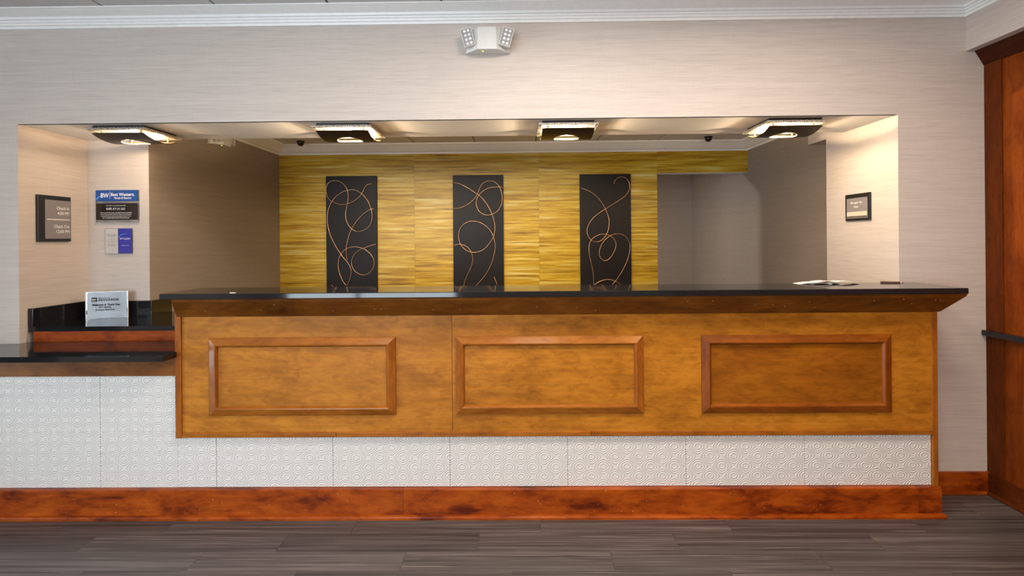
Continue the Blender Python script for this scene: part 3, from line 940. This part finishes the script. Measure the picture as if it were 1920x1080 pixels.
# column: promise card
s = thing('service_plaque', 'small half grey half violet-blue plaque, lower of two on the left column', 'plaque', (-2.576, YS, 1.415))
box('backing', -0.086, 0.087, -0.010, -0.0006, -0.082, 0.082, M['acrylic'], s, world=False)
gp = box('grey_half', -0.084, -0.003, -0.012, -0.0102, -0.080, 0.080, M['paper_grey'], s, world=False)
vp = box('blue_half', 0.000, 0.085, -0.012, -0.0102, -0.080, 0.080, M['violet'], s, world=False)
for tx, z, wd, ht in (('Our service', 0.041, 0.060, 0.010), ('promise', 0.030, 0.042, 0.010), ('If anything is less than', 0.011, 0.060, 0.0045), ('great, let us know so that', 0.003, 0.072, 0.0045),
                      ('we can act on it now', -0.005, 0.056, 0.0045), ('We want to', -0.021, 0.050, 0.009), ('make it right.', -0.032, 0.058, 0.009)):
    text('lettering', tx, M['print_grey'], gp, -0.043, -0.0124, z, width=wd, height=ht, bold=0.004)
logo(vp, 0.043, 0.015, 0.36, -0.0126)
swoosh(vp, [(0.001, 0.026), (0.012, 0.038), (0.030, 0.046), (0.060, 0.049)], [(0.001, 0.020), (0.014, 0.034), (0.032, 0.043), (0.060, 0.048)], -0.0124)
text('lettering', 'People who care', M['print'], vp, 0.044, -0.0126, -0.029, width=0.050, height=0.006, bold=0.01)

# acrylic sign standing on the side counter
s = thing('welcome_sign', 'clear acrylic sign with a brushed silver plate standing on the side counter', 'sign', (-2.580, 3.315, 0.9312), math.atan2(0.075, 0.205))
hw = 0.110
box('acrylic_block', -hw, hw, -0.004, 0.004, 0.0, 0.168, M['acrylic'], s, world=False, bevel=0.0012)
for a in (-hw - 0.0016, hw - 0.0016):
    box('polished_edge', a, a + 0.0032, -0.0046, 0.0046, 0.0, 0.1685, M['paper'], s, world=False)
N = 16
Vp, Fp = [], []
for i in range(N + 1):
    x = -hw + 0.008 + (2 * hw - 0.013) * i / N
    yb = -0.0052 - 0.0035 * math.sin(PI * i / N) ** 2
    Vp += [(x, yb, 0.003), (x, yb, 0.165), (x, yb + 0.0012, 0.165), (x, yb + 0.0012, 0.003)]
for i in range(N):
    for k in range(4):
        m = (k + 1) % 4
        Fp.append((i * 4 + k, i * 4 + m, i * 4 + 4 + m, i * 4 + 4 + k))
Fp += [(0, 1, 2, 3), tuple(N * 4 + k for k in range(4))]
pl = link('silver_plate', Vp, Fp, M['silver'], s, world=False, smooth=False)
YP = -0.0096
box('logo_block', -0.078, -0.051, YP, YP + 0.0008, 0.106, 0.132, M['print_dark'], pl, world=False, bevel=0.0003)
text('lettering', 'BW', M['print'], pl, -0.0645, YP - 0.0004, 0.120, width=0.020, height=0.010, bold=0.01)
box('logo_rule', -0.074, -0.055, YP - 0.0004, YP, 0.1105, 0.1118, M['print'], pl, world=False)
text('lettering', 'Best Western', M['print_dark'], pl, -0.041, YP, 0.129, width=0.062, height=0.007, align='L', bold=0.01)
text('lettering', 'REWARDS', M['print_dark'], pl, -0.041, YP, 0.116, width=0.104, height=0.0135, align='L', bold=0.02)
text('lettering', 'Welcome & Thank You', M['print_dark'], pl, -0.004, YP, 0.086, width=0.146, height=0.012, bold=0.03)
text('lettering', 'For Being', M['print_dark'], pl, -0.008, YP, 0.070, width=0.064, height=0.012, bold=0.03)
text('lettering', 'A Loyal Member', M['print_dark'], pl, -0.008, YP, 0.054, width=0.104, height=0.012, bold=0.03)
for a in (-0.098, 0.098):
    for z in (0.012, 0.158):
        lathe('standoff', [(0.0024, -0.0056), (0.0024, -0.0100), (0.001, -0.0108)], M['paper'], s, n=10, center=(a, 0, z), axis='Y')

# ------------------------------------------------------------------ papers, pen and clip on the worktop
def leaflet(name, x0, x1, y0, y1, z, lift, rot, label, group):
    n = 10
    cx, cy = (x0 + x1) / 2, (y0 + y1) / 2
    r = Matrix.Translation((cx, cy, z)) @ Matrix.Rotation(rot, 4, 'Z')
    V, F = [], []
    wx, wy = (x1 - x0) / 2, (y1 - y0) / 2
    for i in range(n + 1):
        t_ = i / n
        x = -wx + 2 * wx * t_
        h = lift * math.sin(PI * t_) ** 1.0
        for (y, dz) in ((-wy, 0.0), (wy, 0.0), (wy, 0.0012), (-wy, 0.0012)):
            V.append(r @ Vector((x, y, h + dz)))
    for i in range(n):
        for k in range(4):
            m = (k + 1) % 4
            F.append((i * 4 + k, i * 4 + m, i * 4 + 4 + m, i * 4 + 4 + k))
    F += [(0, 1, 2, 3), tuple(n * 4 + k for k in range(4))]
    o = link(name, V, F, M['paper'])
    return tag(o, label, 'leaflet', group)
leaflet('paper_leaflet', 1.500, 1.672, 2.862, 2.934, 1.1502, 0.008, 0.0, 'curled white leaflet at the left of the small pile on the right of the worktop', 'leaflets on the worktop')
leaflet('paper_leaflet', 1.560, 1.725, 2.868, 2.936, 1.1514, 0.0135, 0.05, 'curled white leaflet lying over the middle of the small worktop pile', 'leaflets on the worktop')
leaflet('paper_leaflet', 1.650, 1.830, 2.872, 2.936, 1.1528, 0.010, -0.02, 'curled white leaflet at the right of the worktop pile, under the manager sign', 'leaflets on the worktop')
r = thing('ballpoint_pen', 'small brown pen lying on the worktop at the right wall corner', 'pen', (2.02, 2.905, 1.1542), -0.35)
lathe('barrel', [(0.0036, -0.055), (0.004, -0.05), (0.004, 0.03), (0.0036, 0.036)], M['pen'], r, n=10, axis='X')
lathe('tip', [(0.0036, 0.036), (0.001, 0.05)], M['steel'], r, n=10, axis='X')
box('pocket_clip', -0.05, -0.012, -0.0015, 0.0015, 0.004, 0.0055, M['steel'], r, world=False)
r = thing('paper_clip', 'tiny pale clip on the front edge of the worktop near its left end', 'clip', (-1.405, 2.604, 1.1512))
tube('wire', catmull([(-0.014, 0.002, 0), (0.010, 0.004, 0.0006), (0.014, 0.001, 0), (0.010, -0.003, 0), (-0.010, -0.003, 0), (-0.013, 0, 0.0012), (-0.008, 0.001, 0.002), (0.007, 0.001, 0.002)], 4), 0.0011, M['paper'], r, world=False)
